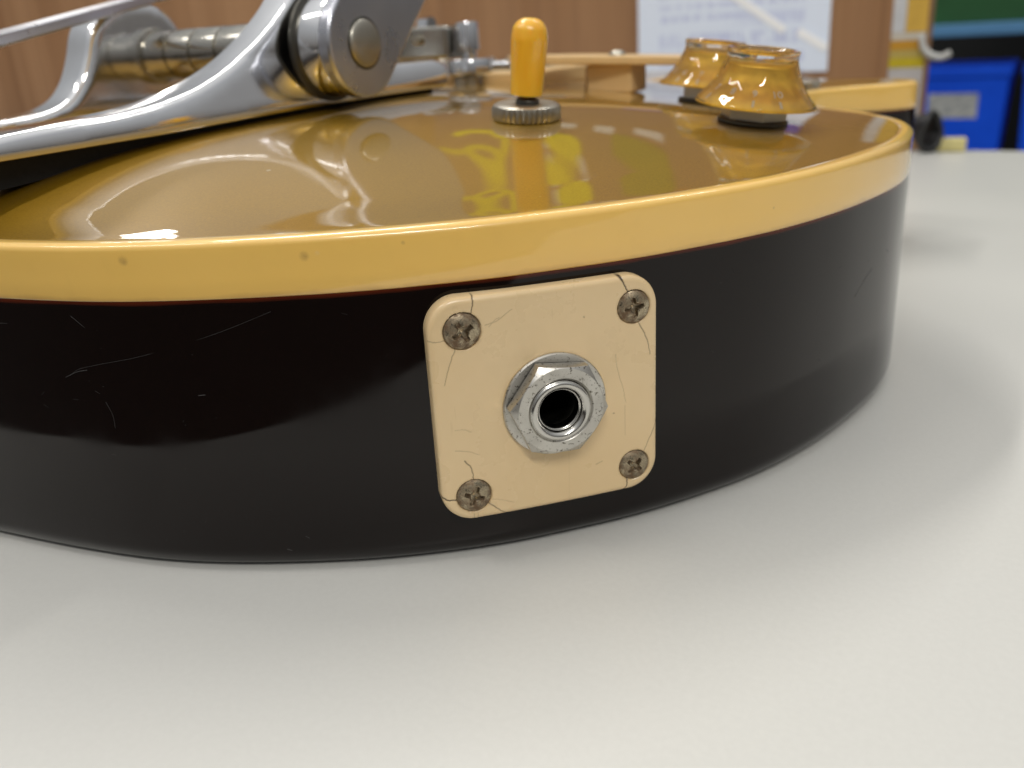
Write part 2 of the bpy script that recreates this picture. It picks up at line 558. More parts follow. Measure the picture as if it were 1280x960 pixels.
GS = 2.5
gx = np.arange(OUT[:, 0].min(), OUT[:, 0].max(), GS); gy = np.arange(OUT[:, 1].min(), OUT[:, 1].max(), GS)
XX, YY = np.meshgrid(gx, gy, indexing='ij')
P = np.stack([XX.ravel(), YY.ravel()], -1)
OQ = OUT[::3]
ins = inside(P, OQ)
D = np.zeros(len(P)); D[ins] = seg_dist(P[ins], OQ)
Hh = h_of_d(D).reshape(XX.shape)
full = 3.6 * np.exp(-((XX - 22) / 48) ** 2 - ((YY + 26) / 42) ** 2)          # the carve is fuller towards the tail
ef = np.clip((D.reshape(XX.shape) - BW) / 26.0, 0, 1)
Hh = Hh + full * ef * ef * (3 - 2 * ef)
msk = ins.reshape(XX.shape) & (D.reshape(XX.shape) > 16)
for _ in range(60):                                   # soften the ridges of the distance field
    A_ = 0.2 * (Hh + np.roll(Hh, 1, 0) + np.roll(Hh, -1, 0) + np.roll(Hh, 1, 1) + np.roll(Hh, -1, 1))
    Hh = np.where(msk, A_, Hh)


def top_z(x, y):
    i = (x - gx[0]) / GS; j = (y - gy[0]) / GS
    i0 = int(np.clip(math.floor(i), 0, len(gx) - 2)); j0 = int(np.clip(math.floor(j), 0, len(gy) - 2))
    a, b = i - i0, j - j0
    return ZTOP + float(Hh[i0, j0] * (1 - a) * (1 - b) + Hh[i0 + 1, j0] * a * (1 - b) + Hh[i0, j0 + 1] * (1 - a) * b + Hh[i0 + 1, j0 + 1] * a * b)


pts, zs = [], []
rim_ring = OUT - NRM * (BW + 0.0)
for q in rim_ring: pts.append(q); zs.append(ZTOP - 0.02)
NR = len(pts)
for ins_d in (BW + 1.0, BW + 2.2, BW + 3.8, BW + 6, BW + 9, BW + 12.5):
    rr = (OUT - NRM * ins_d)[::2]
    dd = seg_dist(rr, OQ)
    for q, d in zip(rr, dd):
        if d > ins_d - 0.3:
            ef_ = min(max((ins_d - BW) / 26.0, 0), 1)
            fl_ = 3.6 * math.exp(-((q[0] - 22) / 48) ** 2 - ((q[1] + 26) / 42) ** 2) * ef_ * ef_ * (3 - 2 * ef_)
            pts.append(q); zs.append(ZTOP + float(h_of_d(np.array([ins_d]))[0]) + fl_)
D2 = D.reshape(XX.shape)
for i in range(len(gx)):
    for j in range(len(gy)):
        if D2[i, j] > BW + 14:
            pts.append((gx[i], gy[j])); zs.append(ZTOP + Hh[i, j])
res = geometry.delaunay_2d_cdt([Vector((float(a), float(b))) for a, b in pts], [], [list(range(NR))] if True else [], 1, 1e-6)
ov, oe, of, orig = res[0], res[1], res[2], res[3]
zz = []
for k, q in enumerate(ov):
    zz.append(zs[orig[k][0]] if len(orig[k]) else top_z(q.x, q.y))
tv = [(q.x, q.y, z) for q, z in zip(ov, zz)]
if area2 < 0:
    of = [tuple(reversed(f)) for f in of]
top = mesh_obj('top', tv, of, M_GOLD, guitar)
top['label'] = 'glossy metallic gold carved top'


def gplace(o, x, y, z=None, sink=0.0, rz=0.0, tilt=True):
    """stand a part on the carved top at guitar-local x, y"""
    z0 = top_z(x, y) if z is None else z
    e_ = 3.0
    nx = -(top_z(x + e_, y) - top_z(x - e_, y)) / (2 * e_); ny = -(top_z(x, y + e_) - top_z(x, y - e_)) / (2 * e_)
    nv = Vector((nx, ny, 1)).normalized() if tilt else Vector((0, 0, 1))
    M = Matrix.Translation(Vector((x, y, z0 - sink)) * K) @ Vector((0, 0, 1)).rotation_difference(nv).to_matrix().to_4x4() @ Matrix.Rotation(rz, 4, 'Z')
    o.matrix_basis = M
    return o
# ------------------------------------------------------------------ output jack plate
YAW, TILT = 0.26414, -0.00697
ex = Vector((math.cos(YAW), math.sin(YAW), 0))
e1 = ex * math.cos(TILT) + Vector((0, 0, 1)) * math.sin(TILT)
e2 = Vector((0, 0, 1)) * math.cos(TILT) - ex * math.sin(TILT)
en = e1.cross(e2)
PC = Vector((6.07, 133.51, 28.07)) - en * 1.9          # back of the plate
PM = Matrix.Identity(4)
for i in range(3):
    PM[i][0] = e1[i]; PM[i][1] = e2[i]; PM[i][2] = en[i]; PM[i][3] = PC[i]
PTH = 1.9
SCREWS = [(-13.62, 13.75, 2.90, 0.5), (14.75, 13.75, 2.72, 0.15), (14.65, -14.5, 2.66, 0.85), (-13.75, -14.6, 2.85, 1.2)]
CR = [([(-11.61, 19.15), (-11.69, 17.98), (-12.13, 16.4)], .085, .9), ([(-14.87, 11.1), (-16.13, 8.26), (-17.09, 5.33)], .05, .55), ([(-9.97, 14.26), (-8.02, 14.84), (-5.68, 16.34)], .045, .35),
      ([(-9.4, 14.0), (-8.4, 14.9), (-7.6, 15.2)], .04, .3), ([(12.45, 19.2), (12.75, 18.4)], .26, 1.0), ([(12.53, 18.98), (13.13, 17.63), (13.79, 16.3)], .10, 1.0), ([(15.68, 10.9), (17.0, 8.19), (17.7, 5.22)], .06, .75),
      ([(11.44, 6.19), (11.82, 3.26), (12.69, .2), (13.2, -2.58)], .04, .32), ([(19.05, -6.91), (17.84, -9.49), (16.5, -12.2)], .055, .6), ([(13.3, -17.0), (13.18, -18.34), (12.33, -19.34)], .085, .95),
      ([(-19.1, -14.1), (-18.03, -14.69), (-16.4, -14.9)], .11, 1.0), ([(-14.86, -8.06), (-13.87, -9.61), (-13.63, -11.8)], .07, .85), ([(-11.32, -16.5), (-9.6, -18.06), (-8.1, -19.19)], .065, .8),
      ([(-10.74, -15.78), (-8.97, -16.32), (-7.19, -17.09)], .035, .3), ([(-16.33, -6.06), (-14.14, -6.53), (-12.45, -7.34)], .04, .35), ([(-13.4, -3.17), (-14.58, -2.59), (-16.05, -2.53)], .035, .3),
      ([(-19.01, 12.85), (-17.87, 12.58), (-16.5, 12.6)], .05, .5), ([(-13.99, -17.9), (-13.97, -19.22)], .04, .45), ([(-13.4, -17.9), (-13.3, -19.22)], .035, .35), ([(7.63, -12.91), (8.73, -12.56)], .06, .4),
      ([(13.04, -3.09), (13.04, -8.6)], .03, .22), ([(6.1, 13.4), (6.2, 13.25)], .09, .5), ([(11.0, -4.1), (11.1, -4.2)], .11, .5)]
NPG = 330
lin = np.linspace(-1, 1, NPG)
A, Bq = np.meshgrid(lin, lin, indexing='ij')
HS, RC = 19.05, 5.4
mxx = np.maximum(np.abs(A), np.abs(Bq)); mnn = np.minimum(np.abs(A), np.abs(Bq))
ratio = np.divide(mnn, mxx, out=np.zeros_like(mnn), where=mxx > 1e-9)
# radius of the rounded square along that ray, relative to the full square
cxy = (HS - RC)
tx = np.ones_like(ratio)
need = ratio * HS > cxy
aq = 1 + ratio ** 2; bq = -2 * cxy * (1 + ratio); cq = 2 * cxy ** 2 - RC ** 2
sol = (-bq + np.sqrt(np.maximum(bq ** 2 - 4 * aq * cq, 0))) / (2 * aq) / HS
tx = np.where(need, np.minimum(sol, 1), 1.0)
blend = np.clip((mxx - 0.35) / 0.65, 0, 1)
scl = 1 + (tx - 1) * blend
PX, PY = A * HS * scl, Bq * HS * scl
qx = np.abs(PX) - cxy; qy = np.abs(PY) - cxy
db = -(np.hypot(np.maximum(qx, 0), np.maximum(qy, 0)) + np.minimum(np.maximum(qx, qy), 0) - RC)   # distance to rim
EB = 1.0
k_ = np.clip(EB - db, 0, EB)
ZP = PTH - (EB - np.sqrt(np.maximum(EB ** 2 - k_ ** 2, 0))) * 0.8
crack = np.zeros_like(PX)
flat = np.stack([PX.ravel(), PY.ravel()], -1)
jit = np.random.default_rng(3)
for poly, w, s in CR:
    q = smooth_profile([(a, b) for a, b in poly], 7) if len(poly) > 2 else np.array(poly, float)
    q = q + jit.normal(0, 0.035, q.shape)
    n = len(q) - 1
    for i in range(n):
        a, b = q[i], q[i + 1]; ab = b - a
        t = np.clip(((flat - a) @ ab) / (ab @ ab), 0, 1)
        d = np.hypot(*(flat - (a + t[:, None] * ab)).T)
        along = (i + t) / n
        ww = 1.2 * w * (1 - 0.5 * along)
        m = np.clip(1.35 - d / (ww + 0.03), 0, 1) * s
        crack = np.maximum(crack, m.reshape(PX.shape))
for (sx, sy, r, _) in SCREWS:
    d = np.hypot(PX - sx, PY - sy)
    ZP -= np.where(d < r + 0.14, 0.7, 0.0)
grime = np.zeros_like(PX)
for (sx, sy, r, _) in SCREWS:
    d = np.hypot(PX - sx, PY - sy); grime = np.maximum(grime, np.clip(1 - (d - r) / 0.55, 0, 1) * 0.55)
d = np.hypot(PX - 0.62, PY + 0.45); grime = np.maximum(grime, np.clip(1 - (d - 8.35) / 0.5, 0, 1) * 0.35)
ZP -= crack * 0.12
ZP -= (PX / HS) ** 2 * 0.55                              # plate pulled slightly round the rim
idx = np.arange(NPG * NPG).reshape(NPG, NPG)
V = np.stack([PX.ravel(), PY.ravel(), ZP.ravel()], -1)
JXc, JYc = 0.62, -0.45
fcs = np.stack([idx[:-1, :-1].ravel(), idx[1:, :-1].ravel(), idx[1:, 1:].ravel(), idx[:-1, 1:].ravel()], -1)
cen = V[fcs].mean(1)
fcs = fcs[np.hypot(cen[:, 0] - JXc, cen[:, 1] - JYc) > 5.6]          # bore for the jack
loop_ = list(idx[0, :]) + list(idx[1:, -1]) + list(idx[-1, -2::-1]) + list(idx[-2:0:-1, 0])
back = V[loop_].copy(); back[:, 2] = -1.6
nb = len(loop_); o0 = len(V)
V = np.vstack([V, back])
extra = [(loop_[i], o0 + i, o0 + (i + 1) % nb, loop_[(i + 1) % nb]) for i in range(nb)]
me = bpy.data.meshes.new('jack_plate')
me.from_pydata((V * K).tolist(), [], fcs.tolist() + extra)
me.polygons.foreach_set('use_smooth', [True] * len(me.polygons))
at = me.attributes.new('crack', 'FLOAT', 'POINT')
at.data.foreach_set('value', np.r_[crack.ravel(), np.zeros(nb)].astype(np.float32))
at = me.attributes.new('grime', 'FLOAT', 'POINT')
at.data.foreach_set('value', np.r_[grime.ravel(), np.zeros(nb)].astype(np.float32))
bm = bmesh.new(); bm.from_mesh(me); bmesh.ops.recalc_face_normals(bm, faces=bm.faces); bm.to_mesh(me); bm.free()
Pm = Mat('cream_plate_plastic').set(rough=0.32, spec=0.45, coat=0.25, coat_rough=0.12, sss=0.08, sss_s=0.001)
Pm.b.inputs['Subsurface Radius'].default_value = (1.0, 0.6, 0.3)
n1 = Pm.noise(60, 4); n2 = Pm.noise(900, 3)
col = Pm.mix(Pm.ramp(n1, [(0.35, 0.0), (0.7, 1.0)]), (0.70, 0.525, 0.295), (0.74, 0.56, 0.325))
col = Pm.mix(Pm.math('MULTIPLY', Pm.ramp(n2, [(0.74, 0.0), (0.80, 1.0)]), 0.12), col, (0.45, 0.30, 0.15))
age = Pm.noise(28, 3)
col = Pm.mix(Pm.math('MULTIPLY', Pm.ramp(age, [(0.45, 0.0), (0.75, 1.0)]), 0.35), col, (0.60, 0.40, 0.16))
scf = Pm.noise(260, 3, 0.5, stretch=(2.2, 0.22, 1.0), dist=0.4)
col = Pm.mix(Pm.math('MULTIPLY', Pm.ramp(scf, [(0.70, 0.0), (0.73, 1.0), (0.76, 0.0)]), 0.16), col, (0.40, 0.27, 0.13))
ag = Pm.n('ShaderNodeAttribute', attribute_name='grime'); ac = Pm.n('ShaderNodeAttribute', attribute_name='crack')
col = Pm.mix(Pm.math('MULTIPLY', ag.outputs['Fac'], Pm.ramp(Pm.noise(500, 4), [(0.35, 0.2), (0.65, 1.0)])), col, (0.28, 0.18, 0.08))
col = Pm.mix(ac.outputs['Fac'], col, (0.035, 0.022, 0.012))
Pm.l(col, Pm.b.inputs['Base Color'])
Pm.l(Pm.ramp(Pm.noise(130, 5), [(0.35, 0.24), (0.75, 0.42)]), Pm.b.inputs['Roughness'])
Pm.bump(Pm.noise(55, 3), 0.15, 0.0003)
me.materials.append(Pm.m)
plate = bpy.data.objects.new('jack_plate', me)
link(plate, guitar)
GMm = Matrix.Translation(TAIL * K) @ Matrix.Rotation(math.atan2(UU.y, UU.x), 4, 'Z')
PMm = PM.copy()
for i in range(3): PMm[i][3] *= K
plate.matrix_basis = GMm.inverted() @ PMm
plate['label'] = 'square cream plastic jack plate with hairline cracks at its screws'

# aged phillips screws
Sm = Mat('rusty_nickel_screw').set(metal=1.0, rough=0.35)
n1 = Sm.noise(700, 5, 0.65); n2 = Sm.noise(2600, 3, 0.7)
col = Sm.mix(Sm.ramp(n1, [(0.38, 0.0), (0.62, 1.0)]), (0.15, 0.09, 0.045), (0.46, 0.39, 0.27))
col = Sm.mix(Sm.math('MULTIPLY', Sm.ramp(n2, [(0.5, 0.0), (0.65, 1.0)]), 0.6), col, (0.06, 0.045, 0.035))
Sm.l(col, Sm.b.inputs['Base Color'])
Sm.l(Sm.ramp(n1, [(0.4, 0.6), (0.62, 0.24)]), Sm.b.inputs['Roughness'])
Sm.l(Sm.ramp(n1, [(0.38, 0.35), (0.6, 1.0)]), Sm.b.inputs['Metallic'])
Sm.bump(n2, 0.35, 0.00006)


def screw_mesh(r):
    nr, na = 34, 72
    V = [(0, 0, 0)]; Fc = []
    for i in range(1, nr + 1):
        for k in range(na):
            a = 2 * math.pi * k / na; q = r * i / nr
            V.append((q * math.cos(a), q * math.sin(a), 0))
    V = np.array(V)
    q = np.hypot(V[:, 0], V[:, 1]) / r
    z = 0.72 * (1 - q ** 2.2) ** 0.9
    ax, ay = np.abs(V[:, 0]), np.abs(V[:, 1])
    arm = r * 0.62; hw = r * 0.15
    wx = np.clip((hw * (1.25 - 0.5 * ax / arm) - ay) / 0.10, 0, 1) * np.clip((arm - ax) / 0.25, 0, 1)
    wy = np.clip((hw * (1.25 - 0.5 * ay / arm) - ax) / 0.10, 0, 1) * np.clip((arm - ay) / 0.25, 0, 1)
    cone = np.clip(1 - np.hypot(V[:, 0], V[:, 1]) / (r * 0.34), 0, 1)
    rec = np.maximum(np.maximum(wx, wy) * (0.75 + 0.5 * np.clip(1 - q / 0.6, 0, 1)), cone * 1.5)
    rec *= np.clip(1.15 - 0.25 * np.hypot(V[:, 0], V[:, 1]) / r, 0, 1)
    V[:, 2] = z - rec * 1.05
    for k in range(na):
        Fc.append((0, 1 + k, 1 + (k + 1) % na))
    for i in range(nr - 1):
        for k in range(na):
            k2 = (k + 1) % na
            Fc.append((1 + i * na + k, 1 + (i + 1) * na + k, 1 + (i + 1) * na + k2, 1 + i * na + k2))
    b0 = 1 + (nr - 1) * na; o = len(V)
    low = V[b0:b0 + na].copy(); low[:, 2] = -1.2
    V = np.vstack([V, low])
    for k in range(na):
        k2 = (k + 1) % na
        Fc.append((b0 + k, o + k, o + k2, b0 + k2))
    return V, Fc


LB = ['upper left', 'upper right', 'lower right', 'lower left']
for (sx, sy, r, rot), nm in zip(SCREWS, LB):
    sv_, sf_ = screw_mesh(r)
    so = mesh_obj('screw', sv_, sf_, Sm.m, plate, sharp=math.radians(50))
    so.location = Vector((sx, sy, PTH - 0.45)) * K
    so.rotation_euler = (random.uniform(-.05, .05), random.uniform(-.05, .05), rot)

# washer, hex nut, threaded sleeve
Nm = Mat('worn_nickel_nut').set(metal=1.0, rough=0.3)
n1 = Nm.noise(1500, 4, 0.7); n2 = Nm.noise(300, 4)
col = Nm.mix(Nm.ramp(n1, [(0.36, 1.0), (0.43, 0.0)]), (0.60, 0.58, 0.535), (0.13, 0.115, 0.09))
col = Nm.mix(Nm.math('MULTIPLY', Nm.ramp(n2, [(0.4, 0.0), (0.7, 1.0)]), 0.35), col, (0.45, 0.43, 0.38))
Nm.l(col, Nm.b.inputs['Base Color'])
Nm.l(Nm.ramp(n2, [(0.35, 0.30), (0.7, 0.48)]), Nm.b.inputs['Roughness'])
Nm.bump(n1, 0.25, 0.00005)
JX, JY = 0.62, -0.45
M_SLEEVE = metal('worn_nickel_sleeve', (0.60, 0.585, 0.545), 0.14, 0.14, 300, 0.05)
zf = PTH
wv = lathe([(4.85, 0.0), (8.5, 0.0), (8.75, 0.12), (8.75, 0.45), (8.55, 0.72), (4.85, 0.8)], 96, False, False)
wo = mesh_obj('washer', *wv, Nm.m, plate, sharp=math.radians(35)); wo.location = Vector((JX, JY, zf - 0.02)) * K


def hex_nut(af, h, bore, chamf=0.85, n=96):
    """hexagon nut with the corners turned off by a cone"""
    R_in = af / 2; V = []; Fc = []
    rc_ = R_in * 0.985
    def hexr(a):
        b = (a % (math.pi / 3)) - math.pi / 6
        return R_in / math.cos(b)
    rings = []
    for z_kind in range(5):
        row = []
        for k in range(n):
            a = 2 * math.pi * k / n
            r = hexr(a)
            drop = (r - rc_) * 0.58 if r > rc_ else 0.0
            if z_kind == 0: q = (r, 0.0)
            elif z_kind == 1: q = (r, h - drop - 0.04)
            elif z_kind == 2: q = (r - 0.04, h - drop)
            elif z_kind == 3: q = (rc_, h)
            else: q = (bore + 0.35, h)
            row.append((q[0] * math.cos(a), q[0] * math.sin(a), q[1]))
        rings.append(row)
    rings.append([((bore) * math.cos(2 * math.pi * k / n), bore * math.sin(2 * math.pi * k / n), h - 0.3) for k in range(n)])
    rings.append([((bore) * math.cos(2 * math.pi * k / n), bore * math.sin(2 * math.pi * k / n), 0.0) for k in range(n)])
    V = [q for row in rings for q in row]
    for i in range(len(rings) - 1):
        for k in range(n):
            k2 = (k + 1) % n
            Fc.append((i * n + k, i * n + k2, (i + 1) * n + k2, (i + 1) * n + k))
    return V, Fc


hv = hex_nut(14.5, 2.5, 5.15)
ho = mesh_obj('hex_nut', *hv, Nm.m, plate, sharp=math.radians(25))
ho.location = Vector((JX, JY, zf + 0.78)) * K; ho.rotation_euler = (0.012, 0.02, math.radians(-7))
prof = [(5.05, -2.0), (5.05, 3.0), (4.98, 3.42), (4.78, 3.68), (4.45, 3.76), (4.1, 3.66), (3.75, 3.3), (3.5, 2.7), (3.38, 2.0), (3.36, -6.0), (3.34, -22.0)]
jv = lathe(smooth_profile(prof, 3).tolist(), 80, False, True)
si = mesh_obj('socket_lining', *lathe([(3.35, 0.6)] + [(3.30 - 0.06 * (k % 2), 0.3 - 0.35 * k) for k in range(18)] + [(3.2, -8), (3.2, -20.5)], 48, False, True), M_DARKMETAL, plate); si.location = Vector((JX - 0.1, JY, zf + 0.1)) * K
jo = mesh_obj('jack_sleeve', *jv, M_SLEEVE, plate); jo.location = Vector((JX - 0.1, JY + 0.0, zf + 0.05)) * K

# ------------------------------------------------------------------ toggle switch
def knurled(r, h, n=46, depth=0.35, bore=3.0):
    rows = []
    spec = [(0.0, 0.0, 0), (0.0, 0.35, 1), (0.0, h - 0.6, 1), (0.55, h, 0)]
    V, Fc = [], []
    na = n * 4
    prof_ = [(r * 0.93, 0, 0), (r, 0.3, 1), (r, h * 0.72, 1), (r * 0.95, h * 0.92, 0.3), (r * 0.88, h, 0), (bore, h, 0)]
    for rr, z, kf in prof_:
        for k in range(na):
            a = 2 * math.pi * k / na
            q = rr - depth * kf * (0.5 + 0.5 * math.cos(k / 4 * 2 * math.pi))
            V.append((q * math.cos(a), q * math.sin(a), z))
    m = len(prof_)
    for i in range(m - 1):
        for k in range(na):
            k2 = (k + 1) % na
            Fc.append((i * na + k, i * na + k2, (i + 1) * na + k2, (i + 1) * na + k))
    Fc.append(tuple(range(na))); Fc.append(tuple((m - 1) * na + k for k in range(na)))
    return V, Fc


TG = (102.0, -96.5)
toggle = empty('toggle_switch', parent=guitar)
toggle['label'] = 'pickup selector switch with amber bullet tip'
gplace(toggle, *TG, tilt=True)
mesh_obj('knurled_nut', *knurled(7.7, 3.3, 36, 0.55), M_STEEL, toggle, sharp=math.radians(40)).location = (0, 0, 0.0)
st = lathe(smooth_profile([(2.6, 2.6), (2.5, 4.2), (1.7, 4.8), (1.5, 8.0)], 4).tolist(), 32)
mesh_obj('lever_shaft', *st, M_DARKMETAL, toggle)
Am = Mat('amber_tip_plastic').set(rough=0.25, coat=0.6, coat_rough=0.08, sss=0.35, sss_s=0.003)
Am.b.inputs['Subsurface Radius'].default_value = (1.0, 0.45, 0.08)
col = Am.ramp(Am.noise(260, 3, 0.5, stretch=(1, 1, 0.25)), [(0.35, (0.84, 0.44, 0.022)), (0.7, (0.90, 0.53, 0.045))])
Am.l(col, Am.b.inputs['Base Color'])
Am.bump(Am.noise(900, 3, 0.5, stretch=(1, 1, 0.2)), 0.25, 0.00012)
rp = 3.95
ZK = 0.88
tp = [(a, b * ZK) for a, b in [(0.2, 0.15), (2.0, 0.0), (3.3, 0.15), (3.5, 0.6), (3.62, 3), (rp - 0.12, 8), (rp, 12.2), (rp + .02, 13.3), (rp - .12, 14.6), (rp * 0.90, 15.9), (rp * 0.70, 17.1), (rp * 0.42, 17.85), (0.3, 18.05)]]
ti = mesh_obj('switch_tip', *lathe(smooth_profile(tp, 4).tolist(), 48), Am.m, toggle)
ti.location = Vector((0, 0, 5.0)) * K
for o in toggle.children:
    if o.name.startswith(('switch_tip', 'lever_shaft')):
        o.rotation_euler = (0.05, 0.03, 0)

# ------------------------------------------------------------------ bell knobs
Cl = Mat('clear_acrylic').set(base=(1.0, 0.985, 0.95), rough=0.01, trans=1.0, ior=1.49)
M_CLEAR = Cl.m
Kg = Mat('knob_gold_paint').set(metal=0.55, rough=0.32)
col = Kg.ramp(Kg.noise(400, 4), [(0.3, (0.68, 0.37, 0.018)), (0.7, (0.80, 0.47, 0.032))])
Kg.l(col, Kg.b.inputs['Base Color'])
M_KNOBGOLD = Kg.m
M_PRINT = simple('knob_print', (0.85, 0.80, 0.68), 0.5, 0.05)


def text_mesh(txt, size, thick=0.15):
    cu = bpy.data.curves.new('numeral', 'FONT')
    cu.body = txt; cu.size = size * K; cu.align_x = 'CENTER'; cu.align_y = 'CENTER'; cu.extrude = thick * K * 0.5
    cu.resolution_u = 2
    ob = bpy.data.objects.new('tmp', cu); C.objects.link(ob)
    dg = bpy.context.evaluated_depsgraph_get()
    me_ = bpy.data.meshes.new_from_object(ob.evaluated_get(dg))
    bpy.data.objects.remove(ob); bpy.data.curves.remove(cu)
    V = [tuple(v.co / K) for v in me_.vertices]; Fc = [tuple(p.vertices) for p in me_.polygons]
    bpy.data.meshes.remove(me_)
    return V, Fc


KR, KZ = 1.06, 0.86
OUTER = smooth_profile([(13.2, 0.0), (13.3, 0.45), (12.7, 1.2), (11.4, 2.5), (10.05, 4.3), (9.0, 6.2), (8.25, 8.0), (7.75, 9.6), (7.75, 10.7), (7.9, 11.45)], 5).tolist()
TOPP = [(a * KR, b * KZ) for a, b in [(7.25, 13.65), (6.8, 13.75), (6.1, 13.6), (5.6, 13.0), (5.4, 12.6), (2.5, 12.5), (0.2, 12.5)]]
INNER = [(0.1, 8.4), (4.6, 8.3), (5.2, 7.9), (5.6, 6.2), (6.4, 4.7), (7.9, 3.2), (9.8, 1.9), (11.2, 0.8), (11.9, 0.0)]


def make_knob(lab, rz):
    k = empty('control_knob', parent=guitar)
    k['label'] = lab
    V, Fc = lathe([(11.92, 0.0)] + OUTER + TOPP, 144, False, True)      # open below: the paint closes it
    V = [(x * f_, y * f_, z) for x, y, z in V for f_ in [1 + 0.010 * math.cos(14 * math.atan2(y, x) + 0.7) * min(max((z - 0.6) / 1.5, 0), 1) * min(max((10.5 - z) / 2, 0), 1)]]  # shallow flutes added so the skirt catches streaks of light
    s = mesh_obj('clear_shell', V, Fc, M_CLEAR, k, sharp=math.radians(40))
    s.location = (0, 0, 3.9 * K)
    core = INNER
    under = [(10.8, 0.2), (8.8, 2.0), (6.6, 4.2), (4.0, 5.8), (0.3, 6.2)]
    co = mesh_obj('gold_core', *lathe(core + under, 72), M_KNOBGOLD, k, sharp=math.radians(40))
    co.location = (0, 0, 3.9 * K)
    parts = []
    slope = math.atan2(10.0 - 7.0, 3.0)
    for i in range(11):
        a = rz + math.radians(30) * i
        for nm_, rr_, zz_, sz in ((str(i), 8.75, 2.75, 2.5),):
            M = Matrix.Rotation(a, 4, 'Z') @ Matrix.Translation((0, -rr_, zz_)) @ Matrix.Rotation(math.pi / 2 - slope, 4, 'X')
            parts.append(xf(text_mesh(nm_, sz, 0.12), M))
        M = Matrix.Rotation(a, 4, 'Z') @ Matrix.Translation((0, -11.05, 1.1)) @ Matrix.Rotation(math.pi / 2 - slope * 0.9, 4, 'X')
        parts.append(xf(box(-0.22, 0.22, -0.8, 0.8, -0.06, 0.06), M))
    nu = mesh_obj('numeral', *join(parts), M_PRINT, co, smooth=False)
    nu['kind'] = 'stuff'
    hx = mesh_obj('mounting_nut', *hex_nut(12.8, 3.1, 4.3), M_STEEL, k, sharp=math.radians(25))
    hx.location = (0, 0, 1.0 * K); hx.rotation_euler = (0, 0, 0.35 + rz)
    ws = mesh_obj('flat_washer', *lathe([(0.3, 0), (7.6, 0), (7.8, .2), (7.8, .8), (7.5, 1.0), (0.3, 1.0)], 48), M_DARKMETAL, k, sharp=0.6)
    sh = mesh_obj('pot_shaft', *lathe([(3.2, 1.0), (3.2, 9.6)], 24), M_DARKMETAL, k, sharp=0.6)
    return k


k1 = make_knob('nearer clear bell knob with gold centre', 0.25)
gplace(k1, 131.8, -138.0)
k2 = make_knob('farther clear bell knob with gold centre', 1.1)
gplace(k2, 166.0, -115.0)

# knurled nut further along the waist
kn = mesh_obj('knurled_nut', *knurled(7.2, 2.8, 26, 0.8), M_STEEL, guitar, sharp=math.radians(40))
kn['label'] = 'bare knurled metal nut behind the nearer knob'
gplace(kn, 262, -114)
# ------------------------------------------------------------------ vibrato tailpiece
vib = empty('vibrato_tailpiece', parent=guitar)
vib['label'] = 'polished aluminium vibrato tailpiece on the gold top'
YN, YF = -37.0, 27.0           # outer face of the near post, inner face of the far post


def sz_prism(poly, y0, y1):
    return prism(poly, lambda a, b, d: (a, d, b), y0, y1)


def pillow(poly, y_face, sgn, depth, R_=4.6, bulge=3.6, step=1.1, draft=0.0):
    """cast part: outline poly (s, z), rounded convex face at y_face (towards sgn), flat back"""
    Q = np.asarray(poly, float)
    L_ = np.r_[0, np.cumsum(np.hypot(*np.diff(np.vstack([Q, Q[:1]]), axis=0).T))]
    n = int(L_[-1] / 0.9); t = np.linspace(0, L_[-1], n, endpoint=False); Qc = np.vstack([Q, Q[:1]])
    Q = np.stack([np.interp(t, L_, Qc[:, 0]), np.interp(t, L_, Qc[:, 1])], -1)
    for _ in range(2): Q = 0.5 * Q + 0.25 * (np.roll(Q, 1, 0) + np.roll(Q, -1, 0))
    ar = np.sum(Q[:, 0] * np.roll(Q[:, 1], -1) - np.roll(Q[:, 0], -1) * Q[:, 1])
    if ar < 0: Q = Q[::-1].copy()
    T_ = np.roll(Q, -1, 0) - np.roll(Q, 1, 0); T_ /= np.hypot(*T_.T)[:, None]
    Nn = np.stack([-T_[:, 1], T_[:, 0]], -1)               # inward
    P_ = [q for q in Q]; D_ = [0.0] * len(Q)
    for dd in (0.12, 0.4, 0.85, 1.45):
        R1 = Q + Nn * dd; d1 = seg_dist(R1, Q)
        for q, d in zip(R1, d1):
            if d > dd * 0.93: P_.append(q); D_.append(dd)
    xs = np.arange(Q[:, 0].min(), Q[:, 0].max(), step); zs__ = np.arange(Q[:, 1].min(), Q[:, 1].max(), step)
    gg = np.array([(a, b) for a in xs for b in zs__]); gg = gg[inside(gg, Q)]; gd = seg_dist(gg, Q)
    for q, d in zip(gg, gd):
        if d > 2.1: P_.append(q); D_.append(float(d))
    r = geometry.delaunay_2d_cdt([Vector((float(a), float(b))) for a, b in P_], [], [list(range(len(Q)))], 1, 1e-6)
    V = []; base_i = {}
    for k, q in enumerate(r[0]):
        o_ = r[3][k][0] if len(r[3][k]) else 0
        d = min(D_[o_], R_)
        V.append((q.x, y_face - sgn * bulge * (1 - math.sqrt(max(0, 1 - (1 - d / R_) ** 2))) - sgn * draft * min(q.y - 68.0, 14.0), q.y))
        if o_ < len(Q): base_i[o_] = k
    Fc = [tuple(f) for f in r[2]]
    n0 = len(V)
    for i in range(len(Q)): V.append((Q[i, 0], y_face - sgn * depth, Q[i, 1]))
    for i in range(len(Q)):
        j = (i + 1) % len(Q)
        if i in base_i and j in base_i: Fc.append((base_i[i], base_i[j], n0 + j, n0 + i))
    Fc.append(tuple(n0 + i for i in range(len(Q))))
    return V, Fc


